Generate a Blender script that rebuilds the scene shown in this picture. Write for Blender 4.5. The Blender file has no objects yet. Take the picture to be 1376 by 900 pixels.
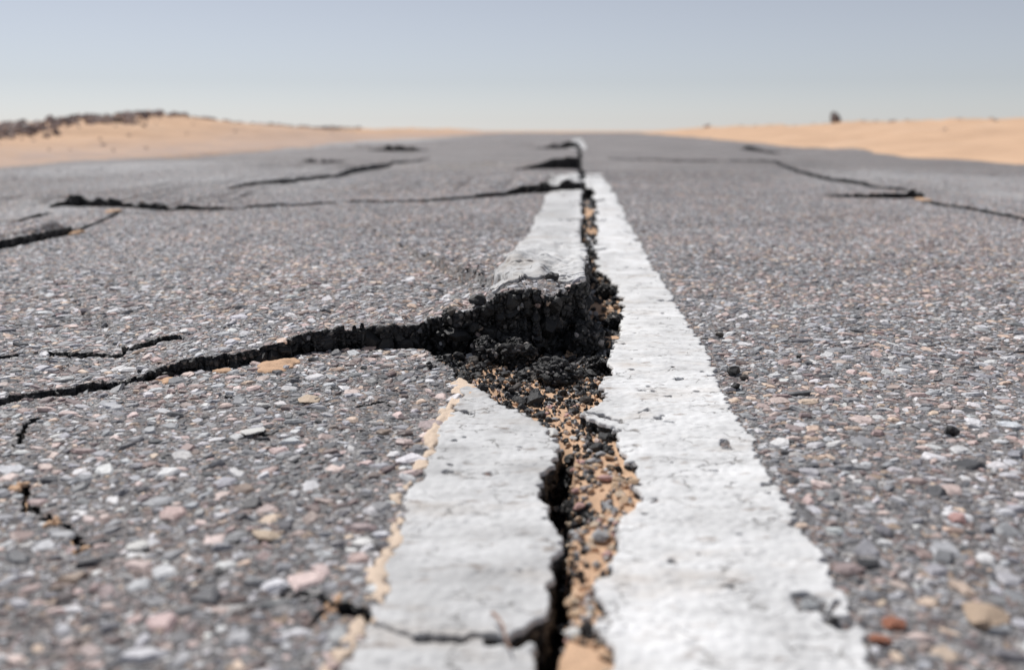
import bpy, bmesh, math, random
import numpy as np
from mathutils import Vector, Matrix, Euler

SC = bpy.context.scene
COL = SC.collection
rng = np.random.default_rng(7)
random.seed(7)

# ------------------------------------------------------------------ camera
H = 0.22                                     # lens height above the road
F = 35.0 / 36.0 * 1376.0
PITCH = math.atan((450 - 172) / F)
YAW = math.atan((775 - 688) / math.hypot(F, 450 - 172))
cam_d = bpy.data.cameras.new('camera')
cam = bpy.data.objects.new('camera', cam_d)
COL.objects.link(cam)
cam.location = (0, 0, H)
cam.rotation_euler = Euler((math.pi / 2 - PITCH, 0, YAW), 'XYZ')
cam_d.lens = 35; cam_d.sensor_width = 36
cam_d.clip_start = 0.02; cam_d.clip_end = 8000
cam_d.dof.use_dof = True
cam_d.dof.focus_distance = 0.93
cam_d.dof.aperture_fstop = 5.0
cam_d.dof.aperture_blades = 7
SC.camera = cam

# ------------------------------------------------------------------ world, sun, exposure
SUN_EL, SUN_AZ = math.radians(57), math.radians(-42)   # azimuth from +Y towards +X
world = bpy.data.worlds.new('World')
SC.world = world
world.use_nodes = True
wn = world.node_tree
for n in list(wn.nodes): wn.nodes.remove(n)
w_out = wn.nodes.new('ShaderNodeOutputWorld')
w_bg = wn.nodes.new('ShaderNodeBackground')
w_sky = wn.nodes.new('ShaderNodeTexSky')
w_sky.sky_type = 'NISHITA'
w_sky.sun_disc = False
w_sky.sun_elevation = SUN_EL
w_sky.sun_rotation = SUN_AZ
w_sky.altitude = 2000
w_sky.air_density = 1.0
w_sky.dust_density = 0.6
w_sky.ozone_density = 1.0
w_hsv = wn.nodes.new('ShaderNodeHueSaturation')
w_hsv.inputs['Saturation'].default_value = 0.37
wn.links.new(w_sky.outputs[0], w_hsv.inputs['Color'])
w_tint = wn.nodes.new('ShaderNodeMix'); w_tint.data_type = 'RGBA'; w_tint.blend_type = 'MULTIPLY'
w_tint.inputs[0].default_value = 1.0; w_tint.inputs[7].default_value = (0.965, 0.968, 1.025, 1)
wn.links.new(w_hsv.outputs[0], w_tint.inputs[6])
wn.links.new(w_tint.outputs[2], w_bg.inputs['Color'])
wn.links.new(w_bg.outputs[0], w_out.inputs['Surface'])
w_bg.inputs['Strength'].default_value = 0.077
sun_d = bpy.data.lights.new('sun', 'SUN')
sun_d.energy = 3.6
sun_d.angle = math.radians(0.5)
sun_d.color = (1.0, 0.972, 0.942)
sun = bpy.data.objects.new('sun', sun_d)
COL.objects.link(sun)
to_sun = Vector((math.sin(SUN_AZ) * math.cos(SUN_EL), math.cos(SUN_AZ) * math.cos(SUN_EL), math.sin(SUN_EL)))
sun.rotation_euler = to_sun.to_track_quat('Z', 'Y').to_euler()
sun.location = to_sun * 20
SC.view_settings.view_transform = 'Standard'
SC.view_settings.look = 'None'
SC.view_settings.gamma = 1.0
SC.view_settings.use_curve_mapping = False
SC.view_settings.exposure = 0.06
SC.render.engine = 'CYCLES'
SC.cycles.max_bounces = 6
SC.cycles.use_denoising = True

# ------------------------------------------------------------------ numbers
CAMROT = np.array(cam.rotation_euler.to_matrix())

def ground(u, v, z=0.0):
    """the point on the level z that lies at this place of the survey photograph"""
    d = CAMROT @ np.array([u - 688.0, -(v - 450.0), -F])
    k = (z - H) / d[2]
    return np.array([d[0] * k, d[1] * k])

def hashf(ix, iy, s):
    a = (ix.astype(np.int64) * 374761393 + iy.astype(np.int64) * 668265263 + s * 974634777) & 0xffffffff
    a = ((a ^ (a >> 13)) * 1274126177) & 0xffffffff
    a = (a ^ (a >> 16)) & 0xffffff
    return a / float(0xffffff)

def vnoise(x, y, s=0):
    ix = np.floor(x); iy = np.floor(y)
    fx = x - ix; fy = y - iy
    fx = fx * fx * fx * (fx * (fx * 6 - 15) + 10); fy = fy * fy * fy * (fy * (fy * 6 - 15) + 10)
    ix = ix.astype(np.int64); iy = iy.astype(np.int64)
    a = hashf(ix, iy, s); b = hashf(ix + 1, iy, s); c = hashf(ix, iy + 1, s); d = hashf(ix + 1, iy + 1, s)
    return (a + (b - a) * fx + (c - a) * fy + (a - b - c + d) * fx * fy) * 2 - 1

def fbm(x, y, s=0, o=4):
    r = 0; a = 0.5
    for k in range(o):
        r = r + a * vnoise(x * 2 ** k + 17.3 * k, y * 2 ** k - 9.1 * k, s + k)
        a *= 0.5
    return r

def worley(x, y, s=0, jit=0.9):
    ix = np.floor(x).astype(np.int64); iy = np.floor(y).astype(np.int64)
    f1 = np.full(x.shape, 9.0); f2 = np.full(x.shape, 9.0); idn = np.zeros(x.shape)
    for dx in (-1, 0, 1):
        for dy in (-1, 0, 1):
            jx = ix + dx; jy = iy + dy
            px = jx + 0.5 + (hashf(jx, jy, s) - 0.5) * jit
            py = jy + 0.5 + (hashf(jx, jy, s + 1) - 0.5) * jit
            d = np.hypot(px - x, py - y)
            n = d < f1
            f2 = np.where(n, f1, np.minimum(f2, d))
            idn = np.where(n, hashf(jx, jy, s + 2), idn)
            f1 = np.where(n, d, f1)
    return f1, f2, idn

def sstep(a, b, x):
    t = np.clip((x - a) / (b - a), 0, 1)
    return t * t * (3 - 2 * t)

def mesh_from(name, verts, blocks, mats=(), smooth=True, colours=None):
    """blocks: list of (face index array n x k, material index)"""
    me = bpy.data.meshes.new(name)
    verts = np.asarray(verts, dtype=np.float32)
    me.vertices.add(len(verts)); me.vertices.foreach_set('co', verts.ravel())
    loops = np.concatenate([b[0].ravel() for b in blocks]).astype(np.int32)
    tot = np.concatenate([np.full(len(b[0]), b[0].shape[1], dtype=np.int32) for b in blocks])
    mi = np.concatenate([np.full(len(b[0]), b[1], dtype=np.int32) for b in blocks])
    sm = np.concatenate([np.full(len(b[0]), (b[2] if len(b) > 2 else smooth), dtype=bool) for b in blocks])
    start = np.concatenate([[0], np.cumsum(tot)[:-1]]).astype(np.int32)
    me.loops.add(len(loops)); me.loops.foreach_set('vertex_index', loops)
    me.polygons.add(len(tot))
    me.polygons.foreach_set('loop_start', start)
    me.polygons.foreach_set('loop_total', tot)
    me.polygons.foreach_set('material_index', mi)
    me.polygons.foreach_set('use_smooth', sm)
    for m in mats: me.materials.append(m)
    if colours is not None:
        at = me.color_attributes.new('stone_colour', 'FLOAT_COLOR', 'POINT')
        c4 = np.ones((len(verts), 4), dtype=np.float32); c4[:, :3] = colours
        at.data.foreach_set('color', c4.ravel())
    me.update(calc_edges=True)
    return me

def link(name, me, label=None, cat=None, group=None, kind=None, parent=None, loc=None):
    o = bpy.data.objects.new(name, me)
    COL.objects.link(o)
    if label: o['label'] = label
    if cat: o['category'] = cat
    if group: o['group'] = group
    if kind: o['kind'] = kind
    if parent: o.parent = parent
    if loc is not None: o.location = loc
    return o

# ------------------------------------------------------------------ materials
def new_mat(name):
    m = bpy.data.materials.new(name); m.use_nodes = True
    nt = m.node_tree
    b = nt.nodes['Principled BSDF']
    return m, nt, b

def N(nt, t, **kw):
    n = nt.nodes.new(t)
    for k, v in kw.items():
        if k.startswith('i_'):
            key = k[2:]
            n.inputs[int(key) if key.isdigit() else key.replace('_', ' ')].default_value = v
        else: setattr(n, k, v)
    return n

def ramp(nt, stops, interp='LINEAR'):
    n = nt.nodes.new('ShaderNodeValToRGB')
    n.color_ramp.interpolation = interp
    els = n.color_ramp.elements
    while len(els) < len(stops): els.new(0.5)
    for e, (p, c) in zip(els, stops):
        e.position = p
        e.color = (c, c, c, 1) if isinstance(c, (int, float)) else (*c, 1)
    return n

def mixc(nt, fac, a, b, blend='MIX'):
    n = nt.nodes.new('ShaderNodeMix'); n.data_type = 'RGBA'; n.blend_type = blend
    for sock, v in ((n.inputs[0], fac), (n.inputs[6], a), (n.inputs[7], b)):
        if isinstance(v, (int, float)): sock.default_value = v
        elif isinstance(v, tuple): sock.default_value = (*v, 1)
        else: nt.links.new(v, sock)
    return n.outputs[2]

def mathn(nt, op, a, b=None):
    n = nt.nodes.new('ShaderNodeMath'); n.operation = op
    for s, v in zip(n.inputs, (a, b)):
        if v is None: continue
        if isinstance(v, (int, float)): s.default_value = v
        else: nt.links.new(v, s)
    return n.outputs[0]

PAL = [((0.20, 0.20, 0.205), .13), ((0.285, 0.285, 0.29), .21), ((0.375, 0.375, 0.38), .19), ((0.52, 0.51, 0.505), .13),
       ((0.48, 0.385, 0.345), .11), ((0.36, 0.275, 0.25), .07), ((0.60, 0.465, 0.36), .04), ((0.23, 0.185, 0.175), .03),
       ((0.72, 0.705, 0.685), .07), ((0.09, 0.09, 0.093), .06)]

def asphalt_material():
    m, nt, b = new_mat('asphalt')
    tc = N(nt, 'ShaderNodeTexCoord')
    wob = N(nt, 'ShaderNodeTexNoise', i_Scale=90.0, i_Detail=2.0)
    nt.links.new(tc.outputs['Object'], wob.inputs['Vector'])
    off = N(nt, 'ShaderNodeVectorMath', operation='MULTIPLY_ADD')
    nt.links.new(wob.outputs['Color'], off.inputs[0]); off.inputs[1].default_value = (.006,) * 3
    nt.links.new(tc.outputs['Object'], off.inputs[2])
    stops = []; p = 0
    for c, w in PAL: stops.append((p, c)); p += w
    def mosaic(scale):
        v1 = N(nt, 'ShaderNodeTexVoronoi', i_Scale=scale)
        v2 = N(nt, 'ShaderNodeTexVoronoi', feature='DISTANCE_TO_EDGE', i_Scale=scale)
        for v in (v1, v2): nt.links.new(off.outputs[0], v.inputs['Vector'])
        sep = N(nt, 'ShaderNodeSeparateColor'); nt.links.new(v1.outputs['Color'], sep.inputs[0])
        r = ramp(nt, stops, 'CONSTANT'); nt.links.new(sep.outputs[0], r.inputs[0])
        e = ramp(nt, [(0.0, 0.0), (0.10, 1.0)]); nt.links.new(v2.outputs['Distance'], e.inputs[0])
        return r.outputs[0], e.outputs[0], sep.outputs[1]
    c1, e1, k1 = mosaic(140.0)
    c2, e2, k2 = mosaic(320.0)
    binder = (0.085, 0.084, 0.085)
    fine = mixc(nt, e2, binder, c2)
    pick = ramp(nt, [(0.30, 0.0), (0.34, 1.0)]); nt.links.new(k1, pick.inputs[0])
    big = mathn(nt, 'MULTIPLY', e1, pick.outputs[0])
    col = mixc(nt, big, fine, c1)
    # patches: browner stone in places, dusty in others
    n1 = N(nt, 'ShaderNodeTexNoise', i_Scale=5.0, i_Detail=4.0)
    nt.links.new(tc.outputs['Object'], n1.inputs['Vector'])
    r1 = ramp(nt, [(0.45, 0.0), (0.66, 0.35)]); nt.links.new(n1.outputs[0], r1.inputs[0])
    col = mixc(nt, r1.outputs[0], col, (0.30, 0.25, 0.23))
    n2 = N(nt, 'ShaderNodeTexNoise', i_Scale=1.3, i_Detail=5.0)
    nt.links.new(tc.outputs['Object'], n2.inputs['Vector'])
    r2 = ramp(nt, [(0.3, 0.8), (0.7, 1.16)]); nt.links.new(n2.outputs[0], r2.inputs[0])
    col = mixc(nt, 1.0, col, r2.outputs[0], 'MULTIPLY')
    col = mixc(nt, 1.0, col, (0.70, 0.69, 0.69), 'MULTIPLY')
    at = N(nt, 'ShaderNodeAttribute', attribute_name='stone_colour')      # on the bare sheet this carries the painted sky glare
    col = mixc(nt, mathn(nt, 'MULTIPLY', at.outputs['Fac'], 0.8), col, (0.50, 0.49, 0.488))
    nt.links.new(col, b.inputs['Base Color'])
    b.inputs['Roughness'].default_value = 0.62
    b.inputs['Specular IOR Level'].default_value = 0.4
    hh = mathn(nt, 'ADD', mathn(nt, 'MULTIPLY', big, 1.0), mathn(nt, 'MULTIPLY', e2, 0.5))
    bp = N(nt, 'ShaderNodeBump', i_Strength=0.6, i_Distance=0.002)
    nt.links.new(hh, bp.inputs['Height']); nt.links.new(bp.outputs[0], b.inputs['Normal'])
    return m

def stone_material():
    m, nt, b = new_mat('stone_chips')
    at = N(nt, 'ShaderNodeAttribute', attribute_name='stone_colour')
    tc = N(nt, 'ShaderNodeTexCoord')
    n1 = N(nt, 'ShaderNodeTexNoise', i_Scale=450.0, i_Detail=3.0)
    nt.links.new(tc.outputs['Object'], n1.inputs['Vector'])
    r = ramp(nt, [(0.3, 0.72), (0.7, 1.2)]); nt.links.new(n1.outputs[0], r.inputs[0])
    nt.links.new(mixc(nt, 1.0, at.outputs['Color'], r.outputs[0], 'MULTIPLY'), b.inputs['Base Color'])
    b.inputs['Roughness'].default_value = 0.55
    b.inputs['Specular IOR Level'].default_value = 0.4
    bp = N(nt, 'ShaderNodeBump', i_Strength=0.35, i_Distance=0.001)
    nt.links.new(n1.outputs[0], bp.inputs['Height']); nt.links.new(bp.outputs[0], b.inputs['Normal'])
    return m

def bitumen_material():
    m, nt, b = new_mat('fresh_bitumen')
    tc = N(nt, 'ShaderNodeTexCoord')
    v1 = N(nt, 'ShaderNodeTexVoronoi', i_Scale=230.0)
    nt.links.new(tc.outputs['Object'], v1.inputs['Vector'])
    sep = N(nt, 'ShaderNodeSeparateColor'); nt.links.new(v1.outputs['Color'], sep.inputs[0])
    r = ramp(nt, [(0.0, (0.010, 0.010, 0.011)), (0.6, (0.02, 0.02, 0.021)), (0.86, (0.06, 0.058, 0.056)), (0.95, (0.16, 0.145, 0.13))], 'CONSTANT')
    nt.links.new(sep.outputs[0], r.inputs[0])
    nt.links.new(r.outputs[0], b.inputs['Base Color'])
    b.inputs['Roughness'].default_value = 0.5
    bp = N(nt, 'ShaderNodeBump', i_Strength=0.9, i_Distance=0.003)
    nt.links.new(v1.outputs['Distance'], bp.inputs['Height']); bp.invert = True
    nt.links.new(bp.outputs[0], b.inputs['Normal'])
    return m

def paint_material():
    m, nt, b = new_mat('road_paint')
    tc = N(nt, 'ShaderNodeTexCoord')
    P = tc.outputs['Object']
    # crazing: short cracks running across the line
    mp = N(nt, 'ShaderNodeMapping'); mp.inputs['Scale'].default_value = (0.45, 1.0, 1.0)
    nt.links.new(P, mp.inputs['Vector'])
    wob = N(nt, 'ShaderNodeTexNoise', i_Scale=60.0, i_Detail=3.0); nt.links.new(P, wob.inputs['Vector'])
    off = N(nt, 'ShaderNodeVectorMath', operation='MULTIPLY_ADD')
    nt.links.new(wob.outputs['Color'], off.inputs[0]); off.inputs[1].default_value = (.012,) * 3
    nt.links.new(mp.outputs[0], off.inputs[2])
    ed = N(nt, 'ShaderNodeTexVoronoi', feature='DISTANCE_TO_EDGE', i_Scale=70.0)
    nt.links.new(off.outputs[0], ed.inputs['Vector'])
    er = ramp(nt, [(0.0, 1.0), (0.035, 0.0)]); nt.links.new(ed.outputs[0], er.inputs[0])
    msk = N(nt, 'ShaderNodeTexNoise', i_Scale=32.0, i_Detail=3.0); nt.links.new(P, msk.inputs['Vector'])
    mr = ramp(nt, [(0.48, 0.0), (0.58, 1.0)]); nt.links.new(msk.outputs[0], mr.inputs[0])
    crack = mathn(nt, 'MULTIPLY', er.outputs[0], mr.outputs[0])
    # soft dirt and worn spots
    n1 = N(nt, 'ShaderNodeTexNoise', i_Scale=38.0, i_Detail=6.0, i_Roughness=0.65); nt.links.new(mp.outputs[0], n1.inputs['Vector'])
    r1 = ramp(nt, [(0.30, (0.52, 0.515, 0.51)), (0.46, (0.69, 0.69, 0.685)), (0.64, (0.80, 0.80, 0.798))]); nt.links.new(n1.outputs[0], r1.inputs[0])
    n3 = N(nt, 'ShaderNodeTexNoise', i_Scale=7.0, i_Detail=4.0); nt.links.new(P, n3.inputs['Vector'])
    r3 = ramp(nt, [(0.35, 0.80), (0.62, 1.03)]); nt.links.new(n3.outputs[0], r3.inputs[0])
    col = mixc(nt, 1.0, r1.outputs[0], r3.outputs[0], 'MULTIPLY')
    n2 = N(nt, 'ShaderNodeTexNoise', i_Scale=110.0, i_Detail=4.0); nt.links.new(mp.outputs[0], n2.inputs['Vector'])
    r2 = ramp(nt, [(0.61, 0.0), (0.72, 0.8)]); nt.links.new(n2.outputs[0], r2.inputs[0])
    n4 = N(nt, 'ShaderNodeTexNoise', i_Scale=17.0, i_Detail=5.0, i_Roughness=0.7); nt.links.new(mp.outputs[0], n4.inputs['Vector'])
    r4 = ramp(nt, [(0.54, 0.0), (0.70, 0.6)]); nt.links.new(n4.outputs[0], r4.inputs[0])
    col = mixc(nt, r4.outputs[0], col, (0.50, 0.44, 0.38))
    col = mixc(nt, r2.outputs[0], col, (0.30, 0.25, 0.215))
    sx = N(nt, 'ShaderNodeSeparateXYZ'); nt.links.new(P, sx.inputs[0])
    mrx = N(nt, 'ShaderNodeMapRange'); nt.links.new(sx.outputs[0], mrx.inputs[0])
    for i, v in enumerate((-.02, .03, .88, 1.08)): mrx.inputs[i + 1].default_value = v
    col = mixc(nt, 1.0, col, mrx.outputs[0], 'MULTIPLY')
    col = mixc(nt, mathn(nt, 'MULTIPLY', crack, 0.8), col, (0.13, 0.12, 0.11))
    nt.links.new(col, b.inputs['Base Color'])
    b.inputs['Roughness'].default_value = 0.7
    b.inputs['Specular IOR Level'].default_value = 0.3
    h1 = N(nt, 'ShaderNodeTexNoise', i_Scale=130.0, i_Detail=5.0); nt.links.new(P, h1.inputs['Vector'])
    hh = mathn(nt, 'SUBTRACT', mathn(nt, 'ADD', mathn(nt, 'MULTIPLY', h1.outputs[0], 0.8), mathn(nt, 'MULTIPLY', n1.outputs[0], 0.8)), mathn(nt, 'MULTIPLY', crack, 0.4))
    bp = N(nt, 'ShaderNodeBump', i_Strength=0.5, i_Distance=0.0025)
    nt.links.new(hh, bp.inputs['Height']); nt.links.new(bp.outputs[0], b.inputs['Normal'])
    return m

def sand_material(tone=None):
    m, nt, b = new_mat('dusty_sand' if tone else 'sand')
    tc = N(nt, 'ShaderNodeTexCoord')
    P = tc.outputs['Object']
    g = N(nt, 'ShaderNodeTexNoise', i_Scale=900.0, i_Detail=2.0); nt.links.new(P, g.inputs['Vector'])
    n = N(nt, 'ShaderNodeTexNoise', i_Scale=1.1, i_Detail=7.0, i_Roughness=0.6); nt.links.new(P, n.inputs['Vector'])
    r = ramp(nt, [(0.3, (0.58, 0.385, 0.255)), (0.55, (0.68, 0.455, 0.30)), (0.75, (0.71, 0.50, 0.35))]); nt.links.new(n.outputs[0], r.inputs[0])
    rg = ramp(nt, [(0.3, 0.8), (0.7, 1.12)]); nt.links.new(g.outputs[0], rg.inputs[0])
    # grey chippings washed off the road lie in the sand of the left verge
    sx = N(nt, 'ShaderNodeSeparateXYZ'); nt.links.new(P, sx.inputs[0])
    mr = N(nt, 'ShaderNodeMapRange'); nt.links.new(sx.outputs[0], mr.inputs[0])
    for i, v in enumerate((-5.0, -3.4, 0.05, 1.0)): mr.inputs[i + 1].default_value = v
    lm = N(nt, 'ShaderNodeMath', operation='LESS_THAN'); nt.links.new(sx.outputs[0], lm.inputs[0]); lm.inputs[1].default_value = -3.0
    n2 = N(nt, 'ShaderNodeTexNoise', i_Scale=5.0, i_Detail=8.0, i_Roughness=0.75); nt.links.new(P, n2.inputs['Vector'])
    r2 = ramp(nt, [(0.35, 0.25), (0.65, 0.95)]); nt.links.new(n2.outputs[0], r2.inputs[0])
    fac = mathn(nt, 'MULTIPLY', mathn(nt, 'MULTIPLY', mr.outputs[0], lm.outputs[0]), r2.outputs[0])
    col = mixc(nt, fac, r.outputs[0], (0.44, 0.36, 0.33))
    if tone: col = mixc(nt, 0.75, col, tone)
    nt.links.new(mixc(nt, 1.0, col, rg.outputs[0], 'MULTIPLY'), b.inputs['Base Color'])
    b.inputs['Roughness'].default_value = 0.9
    b.inputs['Specular IOR Level'].default_value = 0.15
    bp = N(nt, 'ShaderNodeBump', i_Strength=0.4, i_Distance=0.001)
    nt.links.new(g.outputs[0], bp.inputs['Height']); nt.links.new(bp.outputs[0], b.inputs['Normal'])
    return m

def rock_material(name, c, rough=0.7, var=0.25, scale=160.0, speck=None):
    m, nt, b = new_mat(name)
    tc = N(nt, 'ShaderNodeTexCoord')
    n = N(nt, 'ShaderNodeTexNoise', i_Scale=scale, i_Detail=5.0, i_Roughness=0.65); nt.links.new(tc.outputs['Object'], n.inputs['Vector'])
    r = ramp(nt, [(0.3, tuple(x * (1 - var) for x in c)), (0.7, tuple(min(.9, x * (1 + var)) for x in c))]); nt.links.new(n.outputs[0], r.inputs[0])
    col = r.outputs[0]
    if speck:
        v = N(nt, 'ShaderNodeTexVoronoi', i_Scale=230.0); nt.links.new(tc.outputs['Object'], v.inputs['Vector'])
        sp = N(nt, 'ShaderNodeSeparateColor'); nt.links.new(v.outputs['Color'], sp.inputs[0])
        s = ramp(nt, [(0.78, 0.0), (0.80, 1.0)]); nt.links.new(sp.outputs[0], s.inputs[0])
        col = mixc(nt, s.outputs[0], col, speck)
    nt.links.new(col, b.inputs['Base Color'])
    b.inputs['Roughness'].default_value = rough
    b.inputs['Specular IOR Level'].default_value = 0.4
    bp = N(nt, 'ShaderNodeBump', i_Strength=0.5, i_Distance=0.12 / scale)
    nt.links.new(n.outputs[0], bp.inputs['Height']); nt.links.new(bp.outputs[0], b.inputs['Normal'])
    return m

M_ASPHALT = asphalt_material()
M_STONE = stone_material()
M_BITUMEN = bitumen_material()
M_PAINT = paint_material()
M_SAND = sand_material()

# ------------------------------------------------------------------ the broken road: where it breaks
def poly(pts):      # [(u, v, value)] -> ground polyline with values
    return np.array([[*ground(u, v), a] for u, v, a in pts])

def edge(pts):      # X of a crack side as a function of Y
    g = np.array([ground(u, v) for u, v in pts])
    o = np.argsort(g[:, 1])
    return g[o, 1], g[o, 0]

RIGHT_EDGE = edge([(842, 960), (835, 905), (822, 860), (815, 800), (822, 740), (835, 700), (872, 667), (850, 640), (832, 605), (826, 580),
                   (782, 556), (808, 535), (815, 490), (825, 455), (836, 430), (826, 390), (806, 352), (800, 320), (803, 290), (799, 262),
                   (797, 245), (789, 225), (784.5, 205), (780, 190), (777.5, 180)])
LE = edge([(728, 960), (722, 905), (722, 880), (735, 850), (748, 810), (752, 760), (748, 720), (742, 690), (733, 655), (745, 620), (752, 600), (740, 575),
           (700, 560), (665, 540), (640, 520), (615, 505), (592, 490), (578, 474), (566, 467), (556, 460)])
LE2 = ([1.07, 1.3, 1.8, 2.4, 3.1, 3.6, 6.0, 16.0, 40.0], [0.010, 0.012, 0.013, 0.015, 0.020, 0.024, 0.024, 0.03, 0.06])
LEFT_EDGE = (np.concatenate([LE[0][LE[0] < 1.05], LE2[0]]), np.concatenate([LE[1][LE[0] < 1.05], LE2[1]]))

# steps: the road beyond / beside the crack stands higher (value = height of the step, second number = how far the lift reaches)
STEPS = [
    ('main', [(-160, 560, .004), (0, 545, .005), (60, 534, .0065), (130, 520, .0068), (175, 512, .0030), (195, 510, .004), (225, 506, .0095), (350, 489, .015), (450, 477, .024), (550, 468, .036),
              (640, 468, .049), (720, 466, .064), (790, 458, .074), (830, 452, .074)], 0.62),
    ('hair', [(-60, 495, .004), (0, 491, .004), (60, 487, .0055), (130, 484, .005), (148, 484, .0036), (200, 478, .0035), (225, 474, .0045), (262, 471, .0)], 0.25),
    ('middle', [(60, 281, .0), (80, 278, .022), (110, 278.5, .024), (160, 280, .020), (220, 282, .014), (280, 284, .007), (430, 279, .0035), (600, 274, .005), (680, 269, .013),
                (740, 264, .026), (790, 259, .032), (815, 257, .032)], 0.9),
    ('left', [(-90, 358, .014), (0, 336, .013), (60, 323, .013), (94, 314, .022), (112, 309, .0)], 0.5),
    ('plate', [(286, 268, .0), (330, 261, .005), (400, 248, .009), (465, 233, .014), (490, 226, .030), (530, 218, .018), (585, 210, .0)], 1.2),
    ('hump', [(690, 229, .0), (708, 228.5, .012), (728, 228, .035), (745, 227, .064), (762, 226.5, .072), (784, 226, .06), (800, 226, .06)], 1.0),
    ('far_hump', [(725, 199, .0), (748, 198, .045), (766, 197, .06), (783, 197, .045), (795, 197, .045)], 2.5),
    ('far_left', [(505, 203, .0), (530, 202.5, .05), (552, 202, .05), (580, 201, .0)], 2.0),
    ('far_left_small', [(405, 218, .0), (425, 217.5, .02), (445, 217, .02), (470, 216, .0)], 1.5),
    ('right_long', [(797, 213, .0), (850, 217, .006), (900, 219, .006), (980, 220, .005), (1040, 222, .009), (1070, 230, .009), (1100, 238, .011),
                    (1160, 248, .010), (1200, 253, .007), (1240, 259, .0)], 1.1),
    ('right_notch', [(1110, 263, .0), (1140, 264, .009), (1200, 265, .012), (1230, 265, .022), (1248, 262, .0)], 0.5),
    ('right_near', [(1230, 268, .0), (1250, 271, .006), (1290, 280, .005), (1376, 298, .0045), (1470, 318, .004)], 0.5),
    ('far_right', [(985, 200, .0), (1000, 200.5, .03), (1030, 203, .03), (1050, 205, .0)], 1.5),
]
STEPS = [(n, poly(p), L) for n, p, L in STEPS]
# open cracks (value = half width)
SLOTS = [poly(p) for p in (
    [(430, 800, .0018), (480, 818, .0030), (520, 840, .0022), (570, 853, .0026), (640, 862, .0042), (690, 862, .0085), (730, 852, .011)],
    [(-10, 655, .0008), (30, 652, .0024), (62, 690, .0009), (85, 715, .0016), (112, 740, .0009)],
    [(10, 600, .0006), (30, 575, .0012), (50, 560, .0007)],
    [(783, 553, .0014), (808, 561, .0026), (838, 573, .0012)],
    [(335, 588, .0008), (352, 580, .0016), (372, 575, .0007)],
    [(772, 655, .014), (776, 668, .014)],
    [(106, 310, .0045), (128, 299, .003), (150, 288, .005), (165, 283, .002)],
    [(380, 795, .0008), (405, 800, .0016), (432, 802, .0012)], [(420, 845, .0006), (440, 826, .0014), (452, 806, .0010)],
    [(480, 548, .0003), (505, 541, .0008), (528, 545, .0003)],
    [(-20, 300, .004), (20, 296, .006), (50, 287, .003)], [(40, 292, .003), (58, 288, .007), (66, 286, .003)],
    [(752, 347, .0006), (768, 345, .0035), (795, 344, .005)], [(762, 322, .001), (795, 320, .006)], [(748, 301, .001), (790, 298, .006)], [(765, 276, .002), (795, 275, .008)],
    [(800, 337, .006), (818, 334, .001)], [(798, 300, .007), (816, 298, .001)], [(797, 276, .008), (812, 273, .002)],
    [(606, 545, .0004), (622, 550, .0014), (630, 556, .0004)],
)]

def warp(X, Y):
    s = np.clip(Y / 1.0, 1.0, 4.0)
    wx = 0.009 * s * fbm(X * 28 / s, Y * 28 / s, 3, 3) + 0.0035 * vnoise(X * 170, Y * 170, 9)
    wy = 0.009 * s * fbm(X * 28 / s + 31, Y * 28 / s + 7, 5, 3) + 0.0035 * vnoise(X * 170 + 5, Y * 170, 11)
    return X + wx, Y + wy

def seg_field(P, X, Y):
    """distance, side (+1 = left of the direction of travel), interpolated value, inside the ends"""
    best = np.full(X.shape, 1e9); perp = np.zeros(X.shape); side = np.zeros(X.shape); val = np.zeros(X.shape); inside = np.zeros(X.shape, bool)
    n = len(P) - 1
    for i in range(n):
        ax, ay, av = P[i]; bx, by, bv = P[i + 1]
        dx, dy = bx - ax, by - ay; L2 = dx * dx + dy * dy
        t0 = ((X - ax) * dx + (Y - ay) * dy) / L2
        t = np.clip(t0, 0, 1)
        d = np.hypot(X - ax - t * dx, Y - ay - t * dy)
        cr = (dx * (Y - ay) - dy * (X - ax)) / math.sqrt(L2)
        m = (d < best - 1e-7) | ((d < best + 1e-7) & (np.abs(cr) > perp))
        best = np.where(m, d, best); perp = np.where(m, np.abs(cr), perp)
        side = np.where(m, np.sign(cr), side); val = np.where(m, av + t * (bv - av), val)
        inn = np.ones(X.shape, bool)
        if i == 0: inn &= t0 >= 0
        if i == n - 1: inn &= t0 <= 1
        inside = np.where(m, inn, inside)
    return best, side, val, inside

def crest(Y):
    return -0.0009 * np.maximum(0, Y - 44) ** 2

ROAD_L, ROAD_R = -3.24, 2.78

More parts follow.
